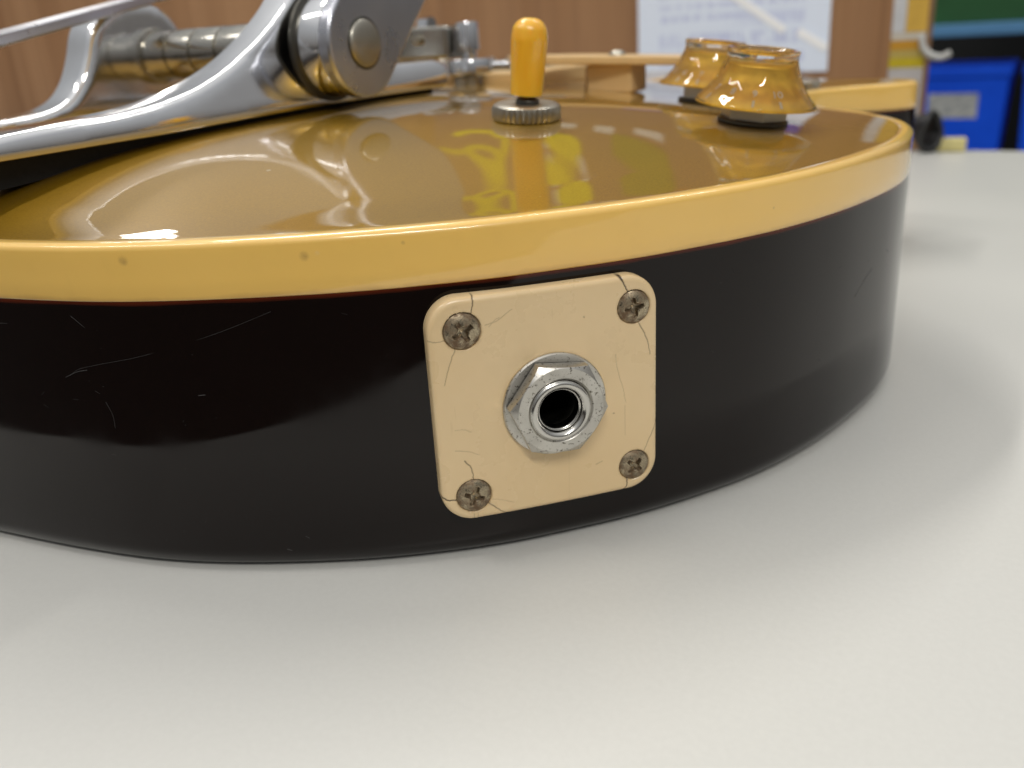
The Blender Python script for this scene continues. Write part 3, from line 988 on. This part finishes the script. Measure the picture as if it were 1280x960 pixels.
near_poly = smooth_profile([(-6, 69.0), (16, 72.2), (32, 73.0), (43, 73.4), (53.4, 74.6), (64, 76.9), (75, 80.9), (85, 86.2), (94, 92.6), (100, 98.6), (106, 102.2), (113, 100), (118, 93), (120, 85), (123, 79.3), (130, 77.4), (143, 77.2)], 5).tolist()
near_poly += [(152, 77.3), (155.3, 76.3), (156.2, 74), (155.8, 70.6), (153.5, 69.3), (126, 69.4), (100, 69.3), (74, 68.8), (51, 68.2), (16, 67.9), (-6, 67.6)]
fr = mesh_obj('frame_rail', *pillow(near_poly, YN - 3.0, -1, 12.2, 3.2, 1.3, 1.1, 0.21), M_ALU, vib, sharp=math.radians(60))
fr['label'] = 'near rail of the tailpiece frame with its bearing post'
far_poly = smooth_profile([(-6, 68.6), (40, 70.6), (62, 71.0), (73, 73.0), (79, 77.5), (83, 84), (86.5, 91.5), (93, 96.2), (102, 97.8), (111, 95.5), (117, 88), (120, 79), (126, 73.6), (138, 71.5)], 5).tolist()
far_poly += [(152, 71.0), (152, 68.4), (100, 68.0), (-6, 67.6)]
fr2 = mesh_obj('frame_rail', *pillow(far_poly, YF, -1, 10.0, 2.6, 2.4), M_ALU, vib, sharp=math.radians(60))
fr2['label'] = 'far rail of the tailpiece frame with its bearing post'
cb = mesh_obj('crossbar', *join([box(-8, 9, YN + 0.3, YF + 8.6, 67.8, 70.6)]), M_ALU, vib, smooth=False); bevel(cb, 1.0, 3)
cb2 = mesh_obj('crossbar', *join([box(118, 136, YN + 8.0, YF + 0.5, 68.6, 71.6)]), M_ALU, vib, smooth=False); bevel(cb2, 1.0, 3)


def felt_shade(y0, y1, s0, s1):
    V, Fc = [], []
    ss = np.linspace(s0, s1, 24)
    for s in ss:
        for y in (y0, y1):
            zt_ = 69.0 if y0 < 0 else 68.2
            thick = 7.2 - 5.2 * min(max(s / 90.0, 0), 1)  # thicker towards the tail, filling the shaded gap with black
            zs_ = min(max(top_z(s, y) - 0.15, zt_ - thick), zt_ - 0.3)
            V += [(s, y, zs_), (s, y, zt_)]
    for i in range(len(ss) - 1):
        a = i * 4; b = a + 4
        Fc += [(a, a + 1, b + 1, b), (a + 2, b + 2, b + 3, a + 3), (a + 1, a + 3, b + 3, b + 1), (a, b, b + 2, a + 2)]
    Fc += [(0, 2, 3, 1), (len(V) - 4, len(V) - 3, len(V) - 1, len(V) - 2)]
    return V, Fc


mesh_obj('felt_shade_pad', *felt_shade(YN + 1.6, YN + 7.5, -4, 151), M_BLACKPAD, vib, smooth=False)  # felt, drawn out into a black wedge for the shade under the rail
mesh_obj('felt_shade_pad', *felt_shade(YN + 8.5, YF + 1.0, -7, 8), M_BLACKPAD, vib, smooth=False)  # added pad, blocks light from behind so the gap stays dark
mesh_obj('felt_shade_pad', *felt_shade(YF + 1.5, YF + 7.5, 50, 148), M_BLACKPAD, vib, smooth=False)


def along_y(vf, s, z, y0, flip=1):
    """lathe axis z -> guitar local -y (towards the treble side)"""
    M = Matrix.Translation((s, y0, z)) @ Matrix.Rotation(math.pi / 2, 4, 'X')
    return xf(vf, M)


SX, SZ = 104.0, 83.2
# roller shaft with its bearing sleeves
pr = [(7.6, 0), (7.6, 2.2), (7.2, 2.4), (7.2, 3.0), (6.4, 3.2), (6.4, 12)]
z0 = 12.0
while z0 < 55:
    pr += [(6.4, z0), (6.5, z0 + .1), (5.6, z0 + .35), (5.6, z0 + .9), (6.5, z0 + 1.2), (6.5, z0 + 9.6)]
    z0 += 10.0
pr += [(6.5, 64.3)]
sh = mesh_obj('roller_shaft', *along_y(lathe(pr, 56), SX, SZ, YF + 0.5), M_NICKEL, vib, sharp=math.radians(40))
# bearing boss on the near post
bp = smooth_profile([(12.3, -0.5), (12.3, 0.3)], 1).tolist()
gap = mesh_obj('boss_gap_shade', *along_y(lathe([(13.2, -0.5), (13.2, 0.6), (12.4, 1.0), (0.5, 1.0)], 64), SX, SZ, YN - 2.3), M_DARKMETAL, vib, sharp=0.6)  # dark ring standing in for the shaded gap behind the boss
bo = mesh_obj('bearing_boss', *along_y(lathe([(12.0, 0.2), (12.2, 1.2), (12.25, 2.0), (12.0, 6.8), (11.6, 7.9), (0.5, 8.0)], 72), SX, SZ, YN - 2.3), M_ALU, vib, sharp=math.radians(50))
# lever plate: round end on the boss, arm rising towards the neck
LA = math.radians(47)
lp = []
for k in range(25):
    a = LA + math.pi / 2 + math.pi * k / 24
    lp.append((SX + 12.6 * math.cos(a), SZ + 12.6 * math.sin(a)))
dx, dz = math.cos(LA), math.sin(LA)
for q, wd in [(14, 12.9), (30, 13.4), (50, 12.0), (58, 9)]:
    lp.append((SX + dx * q + dz * wd, SZ + dz * q - dx * wd))
for q, wd in [(58, -9), (50, -12.0), (30, -12.6), (14, -12.6)]:
    lp.append((SX + dx * q + dz * wd, SZ + dz * q - dx * wd))
lv = mesh_obj('lever_plate', *sz_prism(lp, YN - 10.1, YN - 14.0), M_ALU_FACE, vib, sharp=math.radians(40)); bevel(lv, 0.9, 4, 45)
pn = mesh_obj('pivot_pin', *along_y(lathe(smooth_profile([(5.5, -0.6), (5.5, 0.35), (5.2, 0.75), (4.2, 1.15), (2.2, 1.45), (0.2, 1.55)], 3).tolist(), 48), SX, SZ, YN - 13.9), M_STEEL, vib, sharp=0.9)
pg = mesh_obj('pin_shade_ring', *along_y(lathe([(6.1, -0.4), (6.1, 0.06), (5.4, 0.07)], 48, False, False), SX, SZ, YN - 14.0), M_DARKMETAL, vib)  # flat dark ring painted as recess shade, nothing is cut
# flat vibrato arm
ARM_PTS = [(-109.4, 194.5, 86.7), (-108.9, 217.1, 89.3), (-104.8, 242.2, 92.8), (-98.7, 274.2, 97.5), (-81.7, 331.9, 107.3), (-62, 350, 122)]
ap = [GI @ Vector(q) for q in ARM_PTS]
ap.append(Vector((SX + dx * 62, YN + 30, SZ + dz * 62 + 6))); ap.append(Vector((SX + dx * 54, YN - 8, SZ + dz * 54)))
path = smooth_profile([tuple(q) for q in ap], 8)
V, Fc = [], []
for i, q in enumerate(path):
    q = Vector(q); t = Vector(path[min(i + 1, len(path) - 1)]) - Vector(path[max(i - 1, 0)]); t.normalize()
    sd = t.cross(Vector((0, 0, 1))).normalized(); up_ = sd.cross(t).normalized()
    for a, b in ((-3.2, -1.3), (3.2, -1.3), (3.2, 1.3), (-3.2, 1.3)):
        V.append(tuple(q + sd * a + up_ * b))
for i in range(len(path) - 1):
    for k in range(4):
        k2 = (k + 1) % 4
        Fc.append((i * 4 + k, i * 4 + k2, i * 4 + 4 + k2, i * 4 + 4 + k))
Fc += [(0, 1, 2, 3), tuple(len(V) - 4 + k for k in range(4))]
arm = mesh_obj('vibrato_arm', V, Fc, M_CHROME, vib, sharp=math.radians(50)); bevel(arm, 0.5, 3, 50); arm.data.materials[0] = M_ALU_FACE

# ------------------------------------------------------------------ bridge, pickup, pickguard
bridge = empty('bridge', parent=guitar)
bridge['label'] = 'chrome bridge with its height post behind the tailpiece'
PXb, PYb = 187.0, -25.0
zsb = top_z(PXb, PYb)
for yy in (PYb, PYb + 74):
    po = mesh_obj('post', *lathe([(2.6, -1), (2.6, 11), (3.7, 11), (3.7, 19.2), (3.4, 19.7), (0.3, 19.8)], 32), M_CHROME, bridge, sharp=0.6); po.location = Vector((PXb, yy, zsb - 0.5)) * K
    tw = mesh_obj('thumbwheel', *lathe([(3, 3.2), (7.2, 3.2), (7.6, 3.6), (7.6, 7.2), (7.2, 7.8), (3, 7.9)], 48), M_CHROME, bridge, sharp=0.6); tw.location = Vector((PXb, yy, zsb)) * K
    stt = mesh_obj('stud', *lathe([(5.6, -0.6), (5.6, 2.0), (5.0, 2.6), (0.3, 2.7)], 32), M_NICKEL, bridge, sharp=0.6); stt.location = Vector((PXb, yy, zsb)) * K
bb_ = mesh_obj('bridge_bar', *box(PXb - 5.5, PXb + 5.5, PYb + 4.5, PYb + 69.5, zsb + 8.2, zsb + 18.6), M_NICKEL, bridge, smooth=False); bevel(bb_, 1.2, 3)
for i in range(6):
    yy = PYb + 14 + i * 9.6
    sd_ = mesh_obj('saddle', *prism([(-3.2, 0), (3.2, 0), (2.2, 2.6), (0, 3.3), (-2.2, 2.6)], lambda a, b, d: (PXb + a, d, zsb + 18.4 + b), yy, yy + 4.0), M_CHROME, bridge, smooth=False)
    ss_ = mesh_obj('saddle_screw', *xf(lathe([(1.7, 0), (1.7, 1.6), (0.2, 1.9)], 16), Matrix.Translation((PXb - 5.4, yy + 2, zsb + 14.5)) @ Matrix.Rotation(-math.pi / 2, 4, 'Y')), M_STEEL, bridge, sharp=0.6)

pickup = empty('pickup', parent=guitar)
zp = top_z(222, 0)
M_CREAM = simple('aged_cream_plastic', (0.66, 0.45, 0.21), 0.35, 0.06, 80)
rgm = mesh_obj('mounting_ring', *join([box(199, 206, -44, 44, zp - 2, zp + 3.5), box(239, 246, -44, 44, zp - 2, zp + 3.5), box(206, 239, -44, -36, zp - 2, zp + 3.4), box(206, 239, 36, 44, zp - 2, zp + 3.4)]), M_CREAM, pickup, smooth=False); bevel(rgm, 0.8, 2)
cvr = mesh_obj('pickup_cover', *box(206.5, 238.5, -35, 35, zp - 1, zp + 7.0), M_CHROME, pickup, smooth=False); bevel(cvr, 2.0, 4)
for i in range(6):
    ps = mesh_obj('pole_screw', *lathe([(2.4, -0.5), (2.4, 0.5), (1.9, 0.9), (0.2, 1.0)], 20), M_STEEL, pickup, sharp=0.6); ps.location = Vector((214, -25.5 + i * 10.2, zp + 7.0)) * K

guard = empty('pickguard', parent=guitar)
guard['label'] = 'cream plastic pickguard raised above the gold top'
gpoly = smooth_profile([(171.5, -50), (176.5, -75), (182.5, -100), (187, -110), (198, -113), (214, -107), (223, -90), (226, -70), (221, -51), (196, -48.5)], 6, closed=True).tolist()
gp = mesh_obj('guard_plate', *prism(gpoly, lambda a, b, d: (a, b, d + (b + 75) * 0.046 - (a - 180) * 0.045), 72.7, 75.2), M_CREAM, guard, sharp=0.7); bevel(gp, 0.5, 3)
zq = top_z(187, -79)
sp_ = mesh_obj('spacer_block', *box(181.5, 193, -86, -71, zq - 0.5, 72.65), M_CREAM, guard, smooth=False); bevel(sp_, 0.8, 2)
zq2 = top_z(214, -62)
sp2 = mesh_obj('spacer_block', *box(208, 219, -68, -57, zq2 - 0.5, 71.0), M_CREAM, guard, smooth=False); bevel(sp2, 0.8, 2)
gs = mesh_obj('guard_screw', *lathe([(2.6, -0.3), (2.5, 0.3), (1.6, 0.9), (0.2, 1.1)], 24), M_STEEL, guard, sharp=0.9); gs.location = Vector((187, -79, 75.2)) * K

# ------------------------------------------------------------------ background
def plane_frame(name, mat_, a0, a1, d0, d1, z0, z1, bev=None):
    v_, f_ = box(a0, a1, d0, d1, z0, z1)
    ca, cd = (a0 + a1) / 2, (d0 + d1) / 2
    v_ = [(x - ca, y - cd, z) for x, y, z in v_]
    o = mesh_obj(name, v_, f_, mat_, smooth=False)
    o.location = on_table(ca, cd) * K; o.rotation_euler = (0, 0, TAB_RZ)
    if bev: bevel(o, bev, 3)
    return o


W = Mat('wood_veneer').set(rough=0.45, spec=0.35)
gr = W.noise(28, 6, 0.6, stretch=(1.0, 1.0, 0.035), dist=0.6)
gr2 = W.noise(190, 4, 0.6, stretch=(1.0, 1.0, 0.02))
col = W.mix(W.ramp(gr, [(0.32, 0.0), (0.68, 1.0)]), (0.275, 0.138, 0.062), (0.42, 0.235, 0.118))
col = W.mix(W.math('MULTIPLY', W.ramp(gr2, [(0.45, 0.0), (0.7, 1.0)]), 0.35), col, (0.17, 0.085, 0.045))
W.l(col, W.b.inputs['Base Color'])
W.bump(gr2, 0.08, 0.0002)
pan = plane_frame('partition_panel', W.m, -1500, -90, 640, 660, -400, 378, 1.5)
tag(pan, 'brown wood veneer partition panel standing along the far table edge', 'partition')

Pp = Mat('printed_paper').set(rough=0.7)
sepp = Pp.n('ShaderNodeSeparateXYZ'); Pp.l(Pp.tc, sepp.inputs[0])
rows = Pp.math('FRACT', Pp.math('MULTIPLY', sepp.outputs['Z'], 1 / 0.0125))
rowm = Pp.ramp(rows, [(0.0, 0.0), (0.22, 1.0), (0.72, 1.0), (0.85, 0.0)])
words = Pp.ramp(Pp.noise(260, 3, 0.6, stretch=(1, 1, 0.25)), [(0.42, 0.0), (0.50, 1.0)])
rag = Pp.ramp(Pp.noise(11, 2, 0.5, stretch=(0.25, 1, 6.0)), [(0.45, 0.0), (0.50, 1.0)])
ink = Pp.math('MULTIPLY', Pp.math('MULTIPLY', rowm, words), rag)
inx = Pp.n('ShaderNodeMapRange'); inx.inputs[1].default_value = 0.052; inx.inputs[2].default_value = 0.050
Pp.l(Pp.math('ABSOLUTE', sepp.outputs['X']), inx.inputs[0])
ink = Pp.math('MULTIPLY', ink, inx.outputs[0])
col = Pp.mix(Pp.math('MULTIPLY', ink, 0.5), (0.80, 0.87, 1.0), (0.42, 0.45, 0.74))
hd = Pp.n('ShaderNodeMapRange'); hd.inputs[1].default_value = 0.1300; hd.inputs[2].default_value = 0.1303
Pp.l(sepp.outputs['Z'], hd.inputs[0])
col = Pp.mix(hd.outputs[0], col, (0.16, 0.11, 0.48))
Pp.l(col, Pp.b.inputs['Base Color'])
paper = plane_frame('notice_sheet', Pp.m, -283, -149, 639.2, 639.8, 45, 152)
tag(paper, 'pale printed notice sheet taped to the brown partition panel', 'paper')
Tp = Mat('tape_sheen_white').set(base=(1.0, 1.0, 1.0), rough=0.5, spec=0.3)  # bright sheen of the clear tape painted as plain white
M_TAPE = Tp.m
for (a0, z0_), (a1, z1_), wd in [((-222, 101), (-178, 71.5), 5.0), ((-169, 70.5), (-150, 59), 5.0)]:
    L = math.hypot(a1 - a0, z1_ - z0_); an = math.atan2(z1_ - z0_, a1 - a0)
    v_, f_ = box(-L / 2, L / 2, -0.2, 0.2, -wd / 2, wd / 2)
    M = Matrix.Translation(((a0 + a1) / 2 + 216, -0.62, (z0_ + z1_) / 2)) @ Matrix.Rotation(-an, 4, 'Y')
    v_, f_ = xf((v_, f_), M)
    mesh_obj('tape_strip', v_, f_, M_TAPE, paper, smooth=False)

strip = empty('warning_strip', on_table(-101, 640), TAB_RZ)
tag(strip, 'yellow and white patched sticker strip on the partition panel end', 'sticker')
for nm, a0, a1, z0_, z1_, c in [('patch', -10, -2.2, 66.5, 140, (0.55, 0.55, 0.56)), ('patch', -2.0, 10.3, 66.5, 140, (0.62, 0.38, 0.06)), ('patch', -10, 10.3, 62, 66.2, (0.55, 0.50, 0.42)),
                               ('patch', -10, 10.3, 56.2, 61.8, (0.52, 0.26, 0.02)), ('patch', -10, 10.3, 51.5, 56.0, (0.45, 0.34, 0.09)), ('patch', -10, 10.3, 45.5, 51.3, (0.52, 0.40, 0.01)), ('patch', -10, 10.3, 10, 45.3, (0.48, 0.45, 0.44))]:
    mesh_obj('sticker_patch', *box(a0, a1, -0.8, -0.1, z0_, z1_), simple('sticker_ink', c, 0.5, 0.08, 90), strip, smooth=False)
# white plastic hook on the panel end
hk = [(-92.6, 62.5), (-91.0, 57), (-86.5, 52.6), (-80.5, 51.2), (-75.5, 53.6)]
hp = smooth_profile([(a + 92, -3.5, z) for a, z in hk], 6).tolist()
hk_o = mesh_obj('cable_hook', *tube([(-1.0, 3, 64.5)] + hp, [2.0] + [2.1 - 0.3 * abs(i / len(hp) - .5) for i in range(len(hp))], 14), simple('white_plastic', (0.48, 0.48, 0.46), 0.35, 0.05), None)
hk_o.location = on_table(-92, 640) * K; hk_o.rotation_euler = (0, 0, TAB_RZ)
tag(hk_o, 'white curved plastic cable hook at the partition panel end', 'hook')

# storage bay behind the table, right of the panel
DS = 1.8
def dz_(z): return 84.56 + (z - 84.56) * DS
gb = plane_frame('display_board', simple('green_board_paint', (0.012, 0.085, 0.022), 0.6, 0.15, 12), -330, 260, 1790, 1815, dz_(61.5), dz_(61.5) + 420, 2)
tag(gb, 'dark green board hanging above the blue storage bins', 'board')
lg = plane_frame('shelf_ledge', simple('blue_shelf_paint', (0.10, 0.27, 0.50), 0.45, 0.1, 20), -330, 260, 1775, 1850, dz_(50.6), dz_(61.3), 2)
tag(lg, 'light blue shelf ledge under the green board', 'shelf')
sb = plane_frame('storage_shelf', simple('black_shelf_paint', (0.006, 0.007, 0.008), 0.6, 0.2, 20), -330, 260, 1770, 2150, -262, -240, 2)
tag(sb, 'black shelf board carrying the blue storage bins', 'shelf')
bk = plane_frame('bay_void_panel', simple('bay_shade_black', (0.004, 0.005, 0.005), 0.7, 0.2, 20), -420, 300, 2160, 2175, -500, 480)  # black sheet added to draw the dark void of the bay
tag(bk, 'black sheet standing in for the dark void behind blue bins', 'panel')
M_BIN = Mat('blue_bin_plastic').set(rough=0.42, spec=0.4)
M_BIN.l(M_BIN.ramp(M_BIN.noise(25, 3), [(0.3, (0.004, 0.085, 0.82)), (0.7, (0.005, 0.105, 0.92))]), M_BIN.b.inputs['Base Color'])
M_BINLAB = Mat('bin_label_print').set(rough=0.6)
ptn = M_BINLAB.ramp(M_BINLAB.noise(75, 2, 0.5, stretch=(1, 1, 2.2)), [(0.48, 0.0), (0.56, 1.0)])
M_BINLAB.l(M_BINLAB.mix(M_BINLAB.math('MULTIPLY', ptn, 0.6), (0.50, 0.52, 0.50), (0.22, 0.24, 0.27)), M_BINLAB.b.inputs['Base Color'])


def storage_bin(a_mid, lab):
    b = empty('storage_bin', on_table(a_mid, 1800 + 60) + Vector((0, 0, -239.8)), TAB_RZ)
    tag(b, lab, 'bin', 'blue storage bins on the shelf')
    Ht = 216.0; tw_, bw_ = 71.5, 60.0; dp = 60.0
    def ringp(hx, hy, z): return [(-hx, -hy, z), (hx, -hy, z), (hx, hy, z), (-hx, hy, z)]
    rr = [ringp(bw_, dp - 8, 0), ringp(tw_ - 3, dp, Ht - 20), ringp(tw_, dp + 3, Ht - 20), ringp(tw_, dp + 3, Ht), ringp(tw_ - 6, dp - 3, Ht), ringp(bw_ - 4, dp - 12, 4)]
    V = [q for r in rr for q in r]; Fc = []
    for i in range(len(rr) - 1):
        for k in range(4):
            k2 = (k + 1) % 4
            Fc.append((i * 4 + k, i * 4 + k2, i * 4 + 4 + k2, i * 4 + 4 + k))
    Fc += [(3, 2, 1, 0), (20, 21, 22, 23)]
    bo_ = mesh_obj('bin_body', V, Fc, M_BIN.m, b, smooth=False); bevel(bo_, 2.5, 3)
    return b


b1 = storage_bin(-186, 'blue plastic storage bin with a pale printed label')
lb_v, lb_f = box(-40, 40, -0.5, 0.5, -21, 21)
lb = mesh_obj('bin_label', lb_v, lb_f, M_BINLAB.m, b1, smooth=False)
lb.location = Vector((-16, -57.8, 148)) * K; lb.rotation_euler = (math.atan2(8, 196), 0, 0)
lb.rotation_euler = (math.radians(2.3), 0, 0)
b2 = storage_bin(-27, 'second blue storage bin cut off by the right picture edge')

# little things at the far table edge
coil = empty('cable_coil', Vector((256, 546, 0)), 0.4)
tag(coil, 'small black cable coil on the table beside the partition panel', 'cable')
for i in range(5):
    R_ = 10.5 - i * 0.9
    pth = []
    for k in range(41):
        a = 2 * math.pi * k / 40
        pth.append((R_ * math.cos(a) * 0.75 + (i - 2) * 1.2, (i - 2) * 3.0 + 1.5 * math.sin(2 * a + i), 12.4 + R_ * math.sin(a)))
    mesh_obj('cable_loop', *tube(pth, 1.9, 10), M_PLASTIC_BLACK, coil)
er = mesh_obj('eraser', *box(-8, 8, -5, 5, 0, 7.5), simple('pale_yellow_rubber', (0.62, 0.55, 0.24), 0.6, 0.08, 200), None, smooth=False)
er.location = Vector((270, 541, 0.05)) * K; er.rotation_euler = (0, 0, TAB_RZ + 0.1); bevel(er, 1.2, 3)
tag(er, 'small pale yellow block lying at the far table edge', 'eraser')

# wall poster above the notice, mirrored in the gold top
poster = empty('wall_poster', on_table(-330, 639.5) + Vector((0, 0, 155)), TAB_RZ)
tag(poster, 'poster with yellow rounded lettering on the partition panel', 'poster')
mesh_obj('poster_sheet', *box(-135, 130, -0.3, 0.3, 0, 215), simple('mauve_paper', (0.27, 0.155, 0.125), 0.7, 0.06), poster, smooth=False)
M_YEL = simple('yellow_ink', (0.88, 0.78, 0.012), 0.6, 0.06)
M_WHI = simple('white_ink', (0.75, 0.75, 0.73), 0.6, 0.05)
M_OLI = simple('olive_ink', (0.22, 0.25, 0.03), 0.6, 0.05)
M_ORA = simple('orange_ink', (0.65, 0.16, 0.05), 0.6, 0.05)
def arc_ring(cx, cz, rx, rz, wd, a0=0, a1=360):
    n = 28; V, Fc = [], []
    for k in range(n + 1):
        a = math.radians(a0 + (a1 - a0) * k / n)
        for q in (1, -1):
            V.append((cx + (rx + q * wd) * math.cos(a), -0.75, cz + (rz + q * wd) * math.sin(a)))
    V += [(x, -0.35, z) for x, y, z in V]
    m = 2 * (n + 1)
    for k in range(n):
        Fc.append((2 * k, 2 * k + 1, 2 * k + 3, 2 * k + 2)); Fc.append((m + 2 * k, m + 2 * k + 2, m + 2 * k + 3, m + 2 * k + 1))
        Fc.append((2 * k, 2 * k + 2, m + 2 * k + 2, m + 2 * k)); Fc.append((2 * k + 1, m + 2 * k + 1, m + 2 * k + 3, 2 * k + 3))
    return V, Fc
for args in [(-85, 108, 22, 12, 6.5, 150, 390), (-60, 128, 5, 18, 4.0, -80, 90), (-78, 150, 17, 9, 4.5), (2, 108, 10, 9, 8.0), (2, 140, 14, 8, 6), (-112, 152, 12, 5, 3.5, 0, 200), (-20, 172, 30, 6, 3, 180, 360)]:
    mesh_obj('yellow_stroke', *arc_ring(*args), M_YEL, poster, smooth=False)
for x0, x1, z0_, z1_, m_ in [(-16, 22, 116, 121, M_WHI), (-14, 24, 127, 131, M_WHI), (-10, 2, 156, 166, M_WHI), (-48, -32, 160, 166, M_WHI), (28, 46, 118, 124, M_WHI), (22, 44, 132, 138, M_WHI), (48, 92, 74, 100, M_OLI), (96, 112, 84, 90, M_ORA), (80, 108, 104, 109, M_ORA), (62, 84, 106, 114, M_WHI), (30, 48, 60, 76, M_WHI), (-10, 12, 60, 74, M_WHI), (66, 90, 54, 66, M_WHI)]:
    mesh_obj('print_block', *box(x0, x1, -0.7, -0.35, z0_, z1_), m_, poster, smooth=False)
